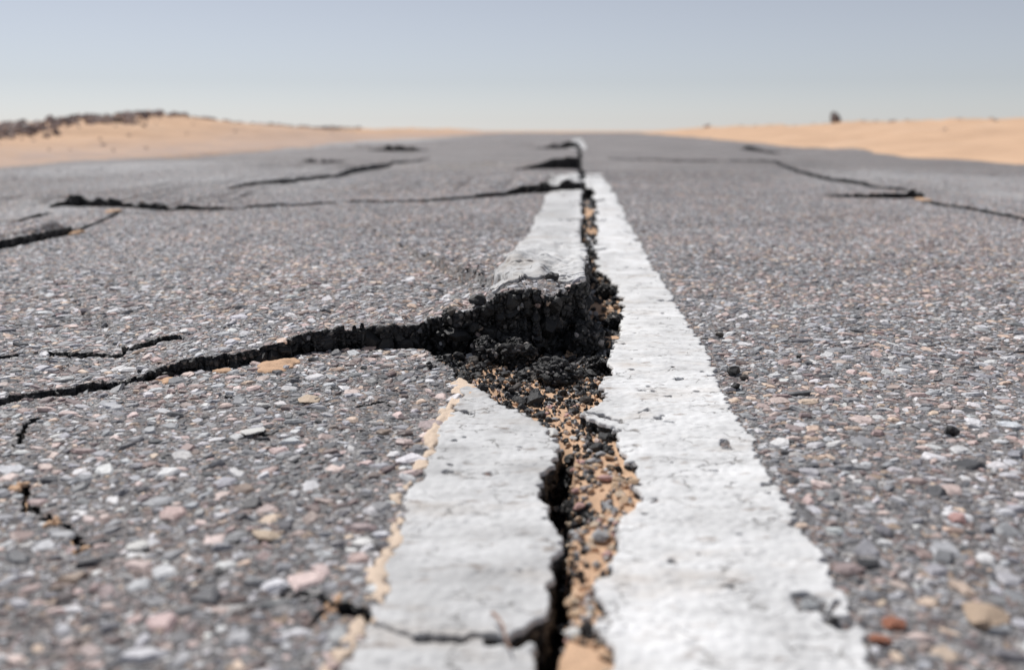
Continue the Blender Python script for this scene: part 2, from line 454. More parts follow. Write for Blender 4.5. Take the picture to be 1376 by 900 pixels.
def road_fields(X, Y):
    """height, per-step side codes, open gap mask"""
    WX, WY = warp(X, Y)
    z = crest(Y) + 0.034 * fbm(X * .9, Y * .6, 40, 3) * sstep(1.3, 4, Y) + 0.0035 * fbm(X * 6, Y * 6, 44, 3)
    codes = []
    left_of_split = X < 0.02
    for name, P, L in STEPS:
        if name == 'main':
            d, s, v, ins = seg_field(P, WX, WY + .022 * fbm(WX * 7, WX * 0, 150, 3) + .007 * vnoise(WX * 75, WX * 0, 151) + .005 * vnoise(X * 160, Y * 160, 149))
            v = v * np.clip(.97 + .3 * fbm(WX * 16, WY * 0, 152, 3) + .09 * vnoise(WX * 70, WY * 20, 151), .5, 1.3)
        else:
            d, s, v, ins = seg_field(P, WX, WY + .03 * np.clip(WY, 1, 5) / 3 * fbm(WX * 5, WX * 0, 153, 3))
            if 'hump' in name: v = v * np.clip(.95 + .5 * fbm(WX * 10, WY * .5, 157, 4), .5, 1.3)
            else: v = v * np.clip(.9 + .8 * fbm(WX * 14, WY * 1.5, 154, 4) + .45 * vnoise(WX * 45, WY * 0, 155), .3, 1.4)
        lane = np.ones(X.shape, bool)
        if name in ('main', 'middle', 'hump', 'far_hump'): lane = WX < 0.028 + 0 * X
        if name.startswith('right'): lane = WX > 0.02
        if name == 'main':
            up = (s > 0) & lane
            lift = v * np.exp(-(d / L) ** 1.35)
            ins2 = (WX > P[0, 0])
        else:
            up = (s > 0) & ins & lane
            lift = v * np.exp(-(d / L) ** 1.3)
            ins2 = ins
        z = z + np.where(up, lift, 0)
        codes.append((up, ins2 & lane & (v > 0.0025) & (d < .04 + .012 * WY)))
        if name == 'main': up_main = up
    # slight rise of the near slab towards its broken corner
    c = ground(560, 480)
    z = z + np.where(WX < 0.0, 0.006 * np.exp(-(((X - c[0]) / .25) ** 2 + ((Y - c[1]) / .12) ** 2)) * (Y < c[1] + .02), 0)
    cl = np.interp(WY, *LEFT_EDGE); cr = np.interp(WY, *RIGHT_EDGE)
    jag = sstep(1.06, 1.2, WY) * (WY < 3.6)
    cl = cl + jag * (.008 * vnoise(WX * 0, WY * 11, 160) + .004 * vnoise(WX * 0, WY * 34, 161)); cr = cr - .006 * jag + jag * (.008 * vnoise(WX * 0, WY * 9, 162) + .005 * vnoise(WX * 0, WY * 30, 163))
    cr = np.where(WY > 3.5, np.minimum(cr, cl + .012 + .010 * vnoise(WX * 0, WY * 2.5, 156)), cr)
    gap = (WX > cl) & (WX < cr) & (Y < 22) & ~(up_main & (WX < .011))
    for P in SLOTS:
        d, s, v, ins = seg_field(P, WX, WY)
        gap |= (d < v * (1 + .5 * vnoise(X * 120, Y * 120, 60)))
    return z, codes, gap

# sky glare on the tilted far plates, painted into their colour as pale ellipses
PALE_SHEEN = [(330, 243, 190, 17), (180, 228, 150, 12), (40, 285, 70, 12), (1240, 241, 160, 12), (1370, 262, 60, 10), (690, 243, 70, 7), (520, 190, 60, 6)]
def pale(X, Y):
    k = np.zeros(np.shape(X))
    for u, v, ru, rv in PALE_SHEEN:
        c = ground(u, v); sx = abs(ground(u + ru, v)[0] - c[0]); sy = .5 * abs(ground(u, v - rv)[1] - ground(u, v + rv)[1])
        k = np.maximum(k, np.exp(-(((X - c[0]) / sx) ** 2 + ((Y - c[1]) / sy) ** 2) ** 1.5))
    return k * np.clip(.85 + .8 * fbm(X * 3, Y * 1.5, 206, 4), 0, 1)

# fan shaped survey grid: fine near the lens, coarser with distance
rows = [0.25]
while rows[-1] < 75:
    y = rows[-1]
    k = np.interp(y, [0.25, 1.4, 2.2, 5.0, 12, 75], [.0021, .0021, .0030, .006, .010, .014])
    rows.append(y * (1 + k))
rows = np.array(rows)
fine = np.arange(-0.78, 0.66, 0.0021)
outer = 0.66 * np.exp(np.linspace(0, 3.2, 110))[1:]
outl = -0.78 * np.exp(np.linspace(0, 3.0, 110))[1:][::-1]
cols = np.concatenate([outl, fine, outer])
YY = np.repeat(rows[:, None], len(cols), 1)
XX = rows[:, None] * cols[None, :]
R_, C_ = XX.shape
inroad = (XX > ROAD_L - .5) & (XX < ROAD_R + .5)
Z = np.zeros_like(XX)
sel = np.where(inroad)
z_, codes_, gap_ = road_fields(XX[sel], YY[sel])
Z[sel] = z_
GAP = np.ones(XX.shape, bool); GAP[sel] = gap_
edge_n = 0.10 * fbm(XX * 0 + 3, YY * 1.3, 70, 4) + 0.05 * vnoise(XX * 0, YY * 7, 75)
OFF = (XX < ROAD_L + edge_n) | (XX > ROAD_R + edge_n)
def quad_all(a): return a[:-1, :-1] & a[1:, :-1] & a[:-1, 1:] & a[1:, 1:]
def quad_any(a): return a[:-1, :-1] | a[1:, :-1] | a[:-1, 1:] | a[1:, 1:]
KEEP = ~quad_any(GAP | OFF)
for up, act in codes_:
    U = np.zeros(XX.shape, bool); U[sel] = up
    A = np.zeros(XX.shape, bool); A[sel] = act
    KEEP &= ~(quad_any(U) & ~quad_all(U) & quad_any(A))

# stone-scale relief of the bare surface
f1, f2, idn = worley(XX[sel] * 150, YY[sel] * 150, 20)
MICRO = np.zeros_like(XX); MICRO[sel] = 0.0010 * np.clip((f2 - f1) * 3, 0, 1) * (0.4 + idn) * (YY[sel] < 4)
ZR = Z + MICRO - 0.001

# ------------------------------------------------------------------ sampling on the grid
LOGR = rows
def locate(x, y):
    i = np.clip(np.searchsorted(LOGR, y) - 1, 0, R_ - 2)
    t = x / np.maximum(y, 1e-6)
    j = np.clip(np.searchsorted(cols, t) - 1, 0, C_ - 2)
    return i, j
def sample(x, y):
    i, j = locate(x, y)
    fy = np.clip((y - rows[i]) / (rows[i + 1] - rows[i]), 0, 1); fx = np.clip((x / y - cols[j]) / (cols[j + 1] - cols[j]), 0, 1)
    z = Z[i, j] * (1 - fy) * (1 - fx) + Z[i, j + 1] * (1 - fy) * fx + Z[i + 1, j] * fy * (1 - fx) + Z[i + 1, j + 1] * fy * fx
    zx = (Z[i, j + 1] - Z[i, j]) / (XX[i, j + 1] - XX[i, j])
    zy = (Z[i + 1, j] - Z[i, j]) / (YY[i + 1, j] - YY[i, j]) 
    zy = zy - zx * (XX[i + 1, j] - XX[i, j]) / (YY[i + 1, j] - YY[i, j])
    return z, zx, zy, i, j

# ------------------------------------------------------------------ painted line (mask on the same grid)
def near_any(mask, n):
    m = mask.copy()
    for _ in range(n):
        k = m.copy()
        k[1:] |= m[:-1]; k[:-1] |= m[1:]; k[:, 1:] |= m[:, :-1]; k[:, :-1] |= m[:, 1:]
        m = k
    return m
PN = 0.006 * fbm(XX * 30, YY * 30, 80, 3) + 0.0032 * vnoise(XX * 170, YY * 170, 84) + 0.006 * vnoise(XX * 0, YY * 5, 88)
INP = (XX > -0.0955 + PN) & (XX < 0.1285 + PN)
WORN = fbm(XX * 40, YY * 25, 90, 4)
INP &= ~((WORN > 0.45) & (np.minimum(XX + .0955, .125 - XX) < .02))
wear_far = sstep(4.2, 5.3, YY) * (1 - sstep(11.2, 12.0, YY)) + sstep(19, 22, YY)
INP &= (fbm(XX * 9, YY * 5, 95, 3) * .6 + .25) > wear_far - .15
dm_, sm_, _, _ = seg_field(STEPS[0][1], *warp(XX[sel], YY[sel]))
lip = np.zeros(XX.shape, bool)
lip[sel] = (XX[sel] < .02) & (sm_ > 0) & (dm_ < .030 + .05 * fbm(XX[sel] * 26, YY[sel] * 26, 158, 4)) 
flake = np.zeros(XX.shape, bool)
flake[sel] = (XX[sel] < .02) & (sm_ > 0) & (dm_ < .16) & (np.abs(fbm(XX[sel] * 15 + 4, YY[sel] * 34, 166, 3)) < .022 * (1 - dm_ / .17))
INP &= ~(lip | flake)
INP &= ~((fbm(XX * 75, YY * 75, 97, 4) > .62) & (YY < 4))
PAINT = quad_all(INP) & KEEP
PAINTV = np.zeros(XX.shape, bool)
PAINTV[:-1, :-1] |= PAINT; PAINTV[1:, :-1] |= PAINT; PAINTV[:-1, 1:] |= PAINT; PAINTV[1:, 1:] |= PAINT

# ------------------------------------------------------------------ solid from a grid mask
def solid_from_mask(mask, zz, bottom, wall_rows, rough, undercut, mats_off=(0, 1), smooth_edge=2):
    """top sheet + side walls hanging from every open edge. bottom: function of (x, y, ztop)"""
    vm = np.zeros(XX.shape, bool)
    vm[:-1, :-1] |= mask; vm[1:, :-1] |= mask; vm[:-1, 1:] |= mask; vm[1:, 1:] |= mask
    vid = np.full(XX.shape, -1, np.int64); vi, vj = np.where(vm); vid[vi, vj] = np.arange(len(vi))
    V = np.stack([XX[vi, vj], YY[vi, vj], zz[vi, vj]], 1)
    qi, qj = np.where(mask)
    Q = np.stack([vid[qi, qj], vid[qi, qj + 1], vid[qi + 1, qj + 1], vid[qi + 1, qj]], 1)
    # outward direction per vertex
    cen = V[Q].mean(1)
    out = np.zeros((len(V), 2))
    for k in range(4):
        d = V[Q[:, k], :2] - cen[:, :2]
        np.add.at(out, Q[:, k], d)
    # open edges
    pm = np.zeros((mask.shape[0] + 2, mask.shape[1] + 2), bool); pm[1:-1, 1:-1] = mask
    E = []
    m = mask & ~pm[:-2, 1:-1]; i, j = np.where(m); E.append(np.stack([vid[i, j], vid[i, j + 1]], 1)[i > 0])
    m = mask & ~pm[2:, 1:-1]; i, j = np.where(m); E.append(np.stack([vid[i + 1, j + 1], vid[i + 1, j]], 1)[i < mask.shape[0] - 1])
    m = mask & ~pm[1:-1, :-2]; i, j = np.where(m); E.append(np.stack([vid[i + 1, j], vid[i, j]], 1)[j > 0])
    m = mask & ~pm[1:-1, 2:]; i, j = np.where(m); E.append(np.stack([vid[i, j + 1], vid[i + 1, j + 1]], 1)[j < mask.shape[1] - 1])
    E = np.concatenate(E)
    bnd = np.unique(E)
    # smooth the staircase of the outline
    for _ in range(smooth_edge):
        acc = np.zeros((len(V), 2)); cnt = np.zeros(len(V))
        for a, b in ((0, 1), (1, 0)):
            np.add.at(acc, E[:, a], V[E[:, b], :2]); np.add.at(cnt, E[:, a], 1)
        V[bnd, :2] = 0.5 * V[bnd, :2] + 0.5 * acc[bnd] / cnt[bnd, None]
    # direction averaged along the outline
    o = out.copy()
    for _ in range(3):
        acc = o.copy()
        for a, b in ((0, 1), (1, 0)): np.add.at(acc, E[:, a], o[E[:, b]])
        o = acc
    o = o[bnd]; o /= np.maximum(np.linalg.norm(o, axis=1, keepdims=True), 1e-9)
    bmap = np.full(len(V), -1, np.int64); bmap[bnd] = np.arange(len(bnd))
    top = V[bnd]
    zb = bottom(top[:, 0], top[:, 1], top[:, 2])
    verts = [V]; faces_w = []; prev = E; base = len(V); tall = top[:, 2] - zb
    for r in range(1, wall_rows + 1):
        f = r / wall_rows
        zz_ = top[:, 2] * (1 - f) + zb * f
        am = rough * np.minimum(1, np.clip(top[:, 1], .5, 3))
        n = fbm(top[:, 0] * 90 + zz_ * 60, top[:, 1] * 90 - zz_ * 110, 130, 3) + .6 * vnoise(top[:, 0] * 220, top[:, 1] * 220 + zz_ * 260, 140)
        shift = -undercut(tall, f) + am * n * min(1, f * 3)
        p = np.stack([top[:, 0] + o[:, 0] * shift, top[:, 1] + o[:, 1] * shift, zz_], 1)
        verts.append(p)
        cur = base + bmap[E]
        faces_w.append(np.stack([prev[:, 1], prev[:, 0], cur[:, 0], cur[:, 1]], 1))
        prev = cur; base += len(bnd)
    return np.concatenate(verts), Q, np.concatenate(faces_w), (top, o, tall)

road_bottom = lambda x, y, z: np.full_like(z, -0.06) + crest(y)
RV, RQ, RW, (B_top, B_out, B_tall) = solid_from_mask(KEEP, ZR, road_bottom, 9, 0.012, lambda t, f: 0.014 * f * np.clip((t - .06) / .04, 0, 1) + 0.002 * f)

# ------------------------------------------------------------------ angular stone batches
def stone_batch(cx, cy, cz, nrm, r, h, K, rings, seed, flat=0.0):
    g = np.random.default_rng(seed)
    n = len(cx)
    nrm = nrm / np.linalg.norm(nrm, axis=1, keepdims=True)
    ref = np.where(np.abs(nrm[:, 2:3]) < .9, np.array([[0, 0, 1.]]), np.array([[1., 0, 0]]))
    tx = np.cross(ref, nrm); tx /= np.linalg.norm(tx, axis=1, keepdims=True)
    ty = np.cross(nrm, tx)
    a0 = g.uniform(0, 2 * np.pi, n)[:, None]
    ang = a0 + (np.arange(K)[None, :] + g.uniform(-.42, .42, (n, K))) * 2 * np.pi / K
    rr = g.uniform(.74, 1.2, (n, K))
    asp = g.uniform(.42, .95, n)[:, None]; rot = g.uniform(0, np.pi, n)[:, None]
    ux, uy = np.cos(ang - rot) * rr, np.sin(ang - rot) * rr * asp
    px, py = ux * np.cos(rot) - uy * np.sin(rot), ux * np.sin(rot) + uy * np.cos(rot)
    tilt = g.normal(0, .12, (n, 2))
    prof = {2: [(1.0, -.8), (.80, 1.0)], 3: [(.95, -.9), (1.0, .25), (.70, 1.0)], 4: [(.6, -1.), (1.0, -.2), (.95, .5), (.55, 1.0)]}[rings]
    vs = []
    for (s, zf) in prof:
        jit = g.uniform(.9, 1.1, (n, K))
        lx = px * r[:, None] * s * jit; ly = py * r[:, None] * s * jit
        lz = zf * h[:, None] + (tilt[:, :1] * lx + tilt[:, 1:] * ly) * (1 if zf > 0 else .3) + g.uniform(-.12, .12, (n, K)) * h[:, None] * (1 if zf > .9 else 1.5)
        vs.append(np.stack([lx, ly, lz], 2))
    L = np.stack(vs, 1)                                     # n, rings, K, 3
    W = L[..., 0:1] * tx[:, None, None] + L[..., 1:2] * ty[:, None, None] + L[..., 2:3] * nrm[:, None, None]
    W += np.stack([cx, cy, cz], 1)[:, None, None]
    verts = W.reshape(-1, 3)
    base = (np.arange(n) * rings * K)[:, None]
    quads = []
    for k in range(rings - 1):
        for a in range(K):
            b = (a + 1) % K
            quads.append(np.concatenate([base + k * K + a, base + k * K + b, base + (k + 1) * K + b, base + (k + 1) * K + a], 1))
    caps = np.concatenate([base + (rings - 1) * K + a for a in range(K)], 1)
    return verts, np.concatenate(quads), caps, rings * K

PC = np.array([c for c, w in PAL]); PW = np.array([w for c, w in PAL]); PW = PW / PW.sum()

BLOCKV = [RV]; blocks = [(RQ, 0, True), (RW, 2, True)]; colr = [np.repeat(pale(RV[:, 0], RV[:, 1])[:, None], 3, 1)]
nv = len(RV)
def add_stones(b, colours, mat):
    global nv
    v, q, c, per = b
    BLOCKV.append(v); blocks.append((q + nv, mat, False)); blocks.append((c + nv, mat, False))
    colr.append(np.repeat(colours, per, 0)); nv += len(v)

# worn stone chips bedded in the surface, big ones first
RES = 0.0013
x0, x1, y0, y1 = -3.1, 2.7, 0.25, 5.7
occ = np.zeros((int((x1 - x0) / RES) + 1, int((y1 - y0) / RES) + 1), bool)
BAD = ~KEEP | near_any(PAINT, 1)
CLASSES = [(.0100, .034, .5, 1.5, 6, 3), (.0070, .0170, .7, 2.3, 6, 3), (.0047, .0100, .9, 5.6, 5, 3), (.0031, .0064, .95, 3.0, 5, 2), (.0020, .0042, .85, 1.3, 5, 2)]
for ci, (r0, d0, pr, ymax, K, rings) in enumerate(CLASSES):
    gx, gy = np.meshgrid(np.arange(x0, x1, d0), np.arange(y0 + .01, ymax, d0), indexing='ij')
    gx = gx.ravel() + rng.uniform(-.42, .42, gx.size) * d0; gy = gy.ravel() + rng.uniform(-.42, .42, gy.size) * d0
    ok = (rng.random(gx.size) < pr) & (gx / gy > -.76) & (gx / gy < .64) & (gy > .26) & (gx > x0 + .02) & (gx < x1 - .02)
    ok &= (gy < ymax * (0.45 + .55 * rng.random(gx.size)))
    gx, gy = gx[ok], gy[ok]
    r = r0 * rng.uniform(.72, 1.22, gx.size)
    a = ((gx - x0) / RES).astype(int); b = ((gy - y0) / RES).astype(int)
    free = ~occ[a, b]
    for th in np.arange(6) * np.pi / 3:
        free &= ~occ[np.clip(((gx + .62 * r * np.cos(th) - x0) / RES).astype(int), 0, occ.shape[0] - 1), np.clip(((gy + .62 * r * np.sin(th) - y0) / RES).astype(int), 0, occ.shape[1] - 1)]
    z, zx, zy, i, j = sample(gx, gy)
    free &= ~BAD[i, j]
    for th in np.arange(4) * np.pi / 2 + .4:
        i2, j2 = locate(gx + .75 * r * np.cos(th), gy + .75 * r * np.sin(th)); free &= ~BAD[i2, j2]
    gx, gy, r, z, zx, zy = (q[free] for q in (gx, gy, r, z, zx, zy))
    kk = int(.85 * r0 / RES)
    a = ((gx - x0) / RES).astype(int); b = ((gy - y0) / RES).astype(int)
    for da in range(-kk, kk + 1):
        for db in range(-kk, kk + 1):
            if da * da + db * db <= kk * kk:
                occ[np.clip(a + da, 0, occ.shape[0] - 1), np.clip(b + db, 0, occ.shape[1] - 1)] = True
    hgt = np.clip(r * rng.uniform(.12, .36, len(r)), .0005, .0024)
    nr = np.stack([-zx, -zy, np.ones_like(zx)], 1); nr[:, :2] = np.clip(nr[:, :2], -.5, .5)
    nr[:, :2] += rng.normal(0, .05, (len(r), 2))
    ids = rng.choice(len(PC), len(r), p=PW)
    warm = sstep(-.1, .25, fbm(gx * 5, gy * 5, 200, 3))
    alt = rng.choice([4, 5, 6, 7, 3], len(r))
    ids = np.where(rng.random(len(r)) < .52 * warm, alt, ids)
    fresh = ground(530, 560)
    bit = np.exp(-(((gx - fresh[0]) / .11) ** 2 + ((gy - fresh[1]) / .16) ** 2)) + .6 * sstep(.12, .38, fbm(gx * 3 + 9, gy * 3, 204, 3))
    cc = 1.36 * np.array([1.01, 1.01, 1.035]) * PC[ids] * rng.uniform(.72, 1.28, (len(r), 1)) * (1 + rng.normal(0, .012, (len(r), 3)))
    cc = cc * (1 + .16 * fbm(gx * 2.2 + 40, gy * .12, 207, 3)[:, None] + .12 * fbm(gx * 9, gy * 9, 209, 3)[:, None])
    pl = pale(gx, gy)[:, None]; cc = cc * (1 - .75 * pl) + np.array([.60, .59, .585]) * .75 * pl  # glare of the tilted plates blended into the chip colour
    coated = rng.random(len(r)) < .5 * np.clip(bit, 0, 1)
    cc = np.where(coated[:, None], cc * .42, cc)
    add_stones(stone_batch(gx, gy, z - .0006, nr, r, hgt, K, rings, 300 + ci), cc * np.minimum(1, .74 / cc.max(1, keepdims=True)), 1)

# chips sticking out of the broken faces
face = np.where((B_tall > .062) & (B_top[:, 1] < 3.6))[0]
w = (B_tall[face] - .05) * (rows[0] + B_top[face, 1]) ; w = w / w.sum()
pick = rng.choice(face, 7500, p=w)
dep = np.maximum(rng.random(len(pick)) ** .9 - .06, 0) * np.minimum(B_tall[pick] * .9, .085)
cx = B_top[pick, 0] - B_out[pick, 0] * (.010 * dep / B_tall[pick] + .001); cy = B_top[pick, 1] - B_out[pick, 1] * (.010 * dep / B_tall[pick] + .001)
cz = B_top[pick, 2] - .002 - dep
r = np.clip(rng.lognormal(-5.35, .5, len(pick)), .0018, .0135)
r = np.minimum(r, .0038 + dep * .8)
nr = np.stack([B_out[pick, 0], B_out[pick, 1], rng.normal(.15, .35, len(pick))], 1) + rng.normal(0, .35, (len(pick), 3))
dark = rng.random(len(pick))
r = np.where(dark > .8, np.minimum(r, .0042), r)
cc = np.where(dark[:, None] < .80, rng.uniform(.010, .035, (len(pick), 1)) * np.ones(3), np.where(dark[:, None] < .93, rng.uniform(.05, .14, (len(pick), 1)) * np.array([1, .95, .9]), PC[rng.choice(len(PC), len(pick), p=PW)] * .9))
add_stones(stone_batch(cx, cy, cz, nr, r, r * rng.uniform(.5, .9, len(pick)), 6, 4, 401), cc, 1)

road = link('road', mesh_from('road', np.concatenate(BLOCKV), blocks, (M_ASPHALT, M_STONE, M_BITUMEN), colours=np.concatenate(colr)),
            'cracked grey asphalt road with buckled slabs running to the horizon', 'road', kind='structure')

# the same road behind the lens
bx = np.linspace(ROAD_L, ROAD_R, 40); by = np.linspace(-6, .2506, 40)
BX, BY = np.meshgrid(bx, by, indexing='ij')
def grid_faces(n, m):
    i, j = np.meshgrid(np.arange(n - 1), np.arange(m - 1), indexing='ij'); i = i.ravel(); j = j.ravel()
    return np.stack([i * m + j, (i + 1) * m + j, (i + 1) * m + j + 1, i * m + j + 1], 1)
link('road_behind', mesh_from('road_behind', np.stack([BX.ravel(), BY.ravel(), np.full(BX.size, -.004)], 1), [(grid_faces(40, 40), 0)], (M_ASPHALT,)), kind='structure', parent=road).name = 'asphalt_sheet'

# ------------------------------------------------------------------ paint, one mesh for each piece the cracks leave
f1, f2, idn = worley(XX[sel] * 125, YY[sel] * 125, 24)
LUMP = np.zeros_like(XX)
LUMP[sel] = 0.0010 * sstep(0, .7, f2 - f1) * (.3 + .7 * idn) * (YY[sel] < 5) + .0016 * fbm(XX[sel] * 32, YY[sel] * 32, 220, 4)
# shingled creases where the lifted corner bends
g_c = sstep(.98, 1.06, YY) * (1 - sstep(1.25, 1.7, YY)) * (XX < .012)
LUMP += g_c * .0022 * np.abs(vnoise(XX * 14 + YY * 10, YY * 60 + XX * 25, 230)) 
ZP = Z + .0012 + LUMP
F_y = np.interp(XX, SLOTS[0][:, 0], SLOTS[0][:, 1])
main_y = np.interp(XX, STEPS[0][1][:, 0], STEPS[0][1][:, 1]); mid_y = np.interp(XX, STEPS[2][1][:, 0], STEPS[2][1][:, 1])
split_x = np.interp(YY, RIGHT_EDGE[0], RIGHT_EDGE[1]) - .012
q0 = lambda a: a[:-1, :-1]
rightside = q0(XX) > np.where(q0(YY) < 4.4, q0(split_x), -.5)
far = q0(YY) > 4.4
pieces = [
    ('long solid white paint band right of the sandy crack', rightside & ~far),
    ('small white paint piece below the bottom cross crack', ~rightside & ~far & (q0(YY) < q0(F_y))),
    ('broad weathered white paint piece left of the sandy crack', ~rightside & ~far & (q0(YY) >= q0(F_y)) & (q0(YY) < q0(main_y))),
    ('creased white paint on the lifted slab', ~rightside & ~far & (q0(YY) >= q0(main_y)) & (q0(YY) < q0(mid_y))),
    ('worn white paint far down the road', far | (~rightside & (q0(YY) >= q0(mid_y)))),
]
for lab, mk in pieces:
    mk = mk & PAINT
    if not mk.any(): continue
    v, q, wl, _ = solid_from_mask(mk, ZP, lambda x, y, z: z - .0030, 2, .0004, lambda t, f: -.0006 * f, smooth_edge=2)
    o = link('painted_line', mesh_from('painted_line', v, [(q, 0), (wl, 0)], (M_PAINT,)), lab, parent=road)

# ------------------------------------------------------------------ sand: bed of the crack, desert, drifts on the road
def bed_height(X, Y):
    cl = np.interp(Y, *LEFT_EDGE); cr = np.interp(Y, *RIGHT_EDGE)
    t = np.clip((X - cl) / np.maximum(cr - cl, .004), 0, 1)
    ch = -.050 + .044 * sstep(.10, .32 + .12 * fbm(Y * 30, Y * 0, 251, 2), t)                    # deep slit along the left, sand up against the right
    pit = sstep(.66, .72, Y) * (1 - sstep(1.0, 1.1, Y))
    z = ch * (1 - pit) + pit * (-.009 - .003 * sstep(.80, .95, Y))
    z = np.where(Y > 1.15, -.012 + .007 * vnoise(X * 0 + 1, Y * 9, 252) - .025 * sstep(3.2, 3.8, Y), z)
    hole = ground(770, 668)
    z = z - .026 * np.exp(-(((X - hole[0]) / .014) ** 2 + ((Y - hole[1]) / .022) ** 2))
    s = ground(800, 868); z = z + .004 * np.exp(-(((X - s[0]) / .012) ** 2 + ((Y - s[1]) / .02) ** 2))
    s = ground(598, 480); z = z + .011 * np.exp(-(((X - s[0]) / .03) ** 2 + ((Y - s[1]) / .03) ** 2))
    s = ground(650, 515); z = z + .010 * np.exp(-(((X - s[0]) / .022) ** 2 + ((Y - s[1]) / .03) ** 2))
    z = np.where(X < np.interp(Y, *LEFT_EDGE) - .012, np.where((X < -.2) & (Y < .72), -.010, -.045), z)
    return z + .003 * fbm(X * 60, Y * 60, 250, 3) + crest(Y)

def bed_mesh(xs, ys):
    A, B = np.meshgrid(xs, ys, indexing='ij')
    return np.stack([A.ravel(), B.ravel(), bed_height(A, B).ravel()], 1), grid_faces(len(xs), len(ys))
v1, q1 = bed_mesh(np.linspace(-.75, .16, 300), np.linspace(.25, 1.15, 300))
v2, q2 = bed_mesh(np.linspace(-.12, .16, 60), np.concatenate([np.linspace(1.15, 4, 220), np.linspace(4.05, 24, 120)]))
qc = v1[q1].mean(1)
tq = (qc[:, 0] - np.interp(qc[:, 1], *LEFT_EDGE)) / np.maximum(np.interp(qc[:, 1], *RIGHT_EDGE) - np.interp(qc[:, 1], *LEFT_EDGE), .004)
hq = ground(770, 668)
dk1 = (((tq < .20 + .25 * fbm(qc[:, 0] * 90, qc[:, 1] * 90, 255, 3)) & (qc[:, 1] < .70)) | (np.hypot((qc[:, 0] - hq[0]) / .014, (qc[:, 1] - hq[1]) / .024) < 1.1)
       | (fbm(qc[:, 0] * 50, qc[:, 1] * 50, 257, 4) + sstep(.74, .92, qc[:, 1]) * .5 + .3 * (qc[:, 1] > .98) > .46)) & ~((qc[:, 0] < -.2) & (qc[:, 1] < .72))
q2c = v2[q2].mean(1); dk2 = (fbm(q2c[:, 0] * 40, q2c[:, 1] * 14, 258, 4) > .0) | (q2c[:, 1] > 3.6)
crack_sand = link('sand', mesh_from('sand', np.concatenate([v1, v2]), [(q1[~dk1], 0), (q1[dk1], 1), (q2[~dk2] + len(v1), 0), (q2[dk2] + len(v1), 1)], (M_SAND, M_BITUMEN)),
                  'orange sand filling the long crack between the white bands', 'sand', kind='structure')

def blob(u, v, ru, rv, hh):
    c = ground(u, v); sx = abs(ground(u + ru, v)[0] - c[0]); sy = abs(ground(u, v - rv)[1] - c[1])
    d2 = ((XX - c[0]) / sx) ** 2 + ((YY - c[1]) / sy) ** 2
    return hh * (1.35 * np.exp(-d2) - .45)
TH = np.full(XX.shape, -.002)
for a in ((372, 494, 34, 10, .0050), (225, 511, 20, 4, .002), (300, 500, 22, 3, .0018), (452, 808, 12, 22, .0022), (28, 652, 22, 9, .0022), (62, 700, 10, 8, .0016), (105, 735, 10, 9, .0018),
          (625, 522, 24, 26, .0042), (600, 560, 14, 26, .0028), (222, 474, 14, 2.0, .002), (152, 284, 9, 2.4, .007), (104, 315, 6, 3, .009), (1240, 268, 7, 3, .010)):
    TH = np.maximum(TH, blob(*a))
le = np.abs(XX + .0985 - PN)
TH = np.maximum(TH, (.0026 * np.exp(-(le / .0045) ** 2) - .0014 + .0032 * fbm(XX * 45, YY * 22, 260, 4)) * (le < .010) * (YY < 1.0) * (YY > .25) - .002 * (le >= .010) - .0006 * (YY > .75))
TH = TH + .0013 * fbm(XX * 55, YY * 55, 261, 3) + .0020 * fbm(XX * 150, YY * 150, 262, 3) - .0007
TH = np.where(le < .013, np.maximum(TH * .35, (.0016 - .0045 * np.abs(XX + .1 - PN) / .012 + .0022 * fbm(XX * 60, YY * 30, 264, 4)) * (YY < .95) - .0004 * (YY > .8)), TH)
DR = (TH > .0003) & ~GAP
DRQ = quad_all(DR) & KEEP & ~near_any(near_any(~quad_any(TH > .0003) & False, 1), 1)
ZS = Z + np.maximum(TH, 0) + .0002
M_DUST = sand_material((0.76, 0.64, 0.52))
strip = q0(le) < .013
for mk, mt, lab in ((DRQ & ~strip, M_SAND, 'small orange sand drifts lying along the cracks of the road'), (DRQ & strip, M_DUST, 'thin pale dusty sand along the ragged left edge of the white paint')):
    v, q, wl, _ = solid_from_mask(mk, ZS, lambda x, y, z: z - .0025, 1, .0, lambda t, f: -.001 * f, smooth_edge=3)
    link('sand_drift', mesh_from('sand_drift', v, [(q, 0), (wl, 0)], (mt,)), lab, 'sand', kind='stuff')

# desert either side
RL = ([0, 9, 10.4, 12, 13, 14, 15, 16, 18, 22, 26, 34, 45, 60, 90, 400], [.18, .19, .20, .28, .35, .405, .385, .34, .26, .21, .18, .17, .175, .18, .15, .1])
RR = ([0, 10, 13.4, 19, 24, 34, 46, 65, 100, 400], [.33, .34, .355, .34, .32, .27, .23, .19, .15, .1])
def desert(X, Y):
    dl = -(X - ROAD_L - .02); dr = X - ROAD_R + .02
    wob = .10 * fbm(X * 0 + 3, Y * 1.3, 70, 4)
    z = np.full(X.shape, -.10)
    for d, rr, w_, rid in ((dl + wob, RL, 2.75, 0), (dr - wob, RR, 3.3, 9)):
        hgt = np.interp(Y, *rr)
        prof = -.10 + .112 * sstep(-.20, .0, d) + (hgt - .012) * (np.clip(d / w_, 0, 1) ** .9) * (d > 0)
        prof = prof - .75 * hgt * sstep(w_ + .25, w_ + 3.0, d)
        prof = prof + sstep(.05, 1.0, d) * (.07 * fbm(X * .9, Y * .45, 280 + rid, 4) + .03 * fbm(X * 3.2, Y * 2.2, 290, 4)) + sstep(-.1, .2, d) * .012 * fbm(X * 3, Y * 3, 295, 3)
        z = np.where(d > -.3, np.maximum(z, prof), z)
    return z + crest(np.minimum(Y, 70)) - np.maximum(0, Y - 70) * .02 * (Y < 400) - 6.6 * (Y >= 400)
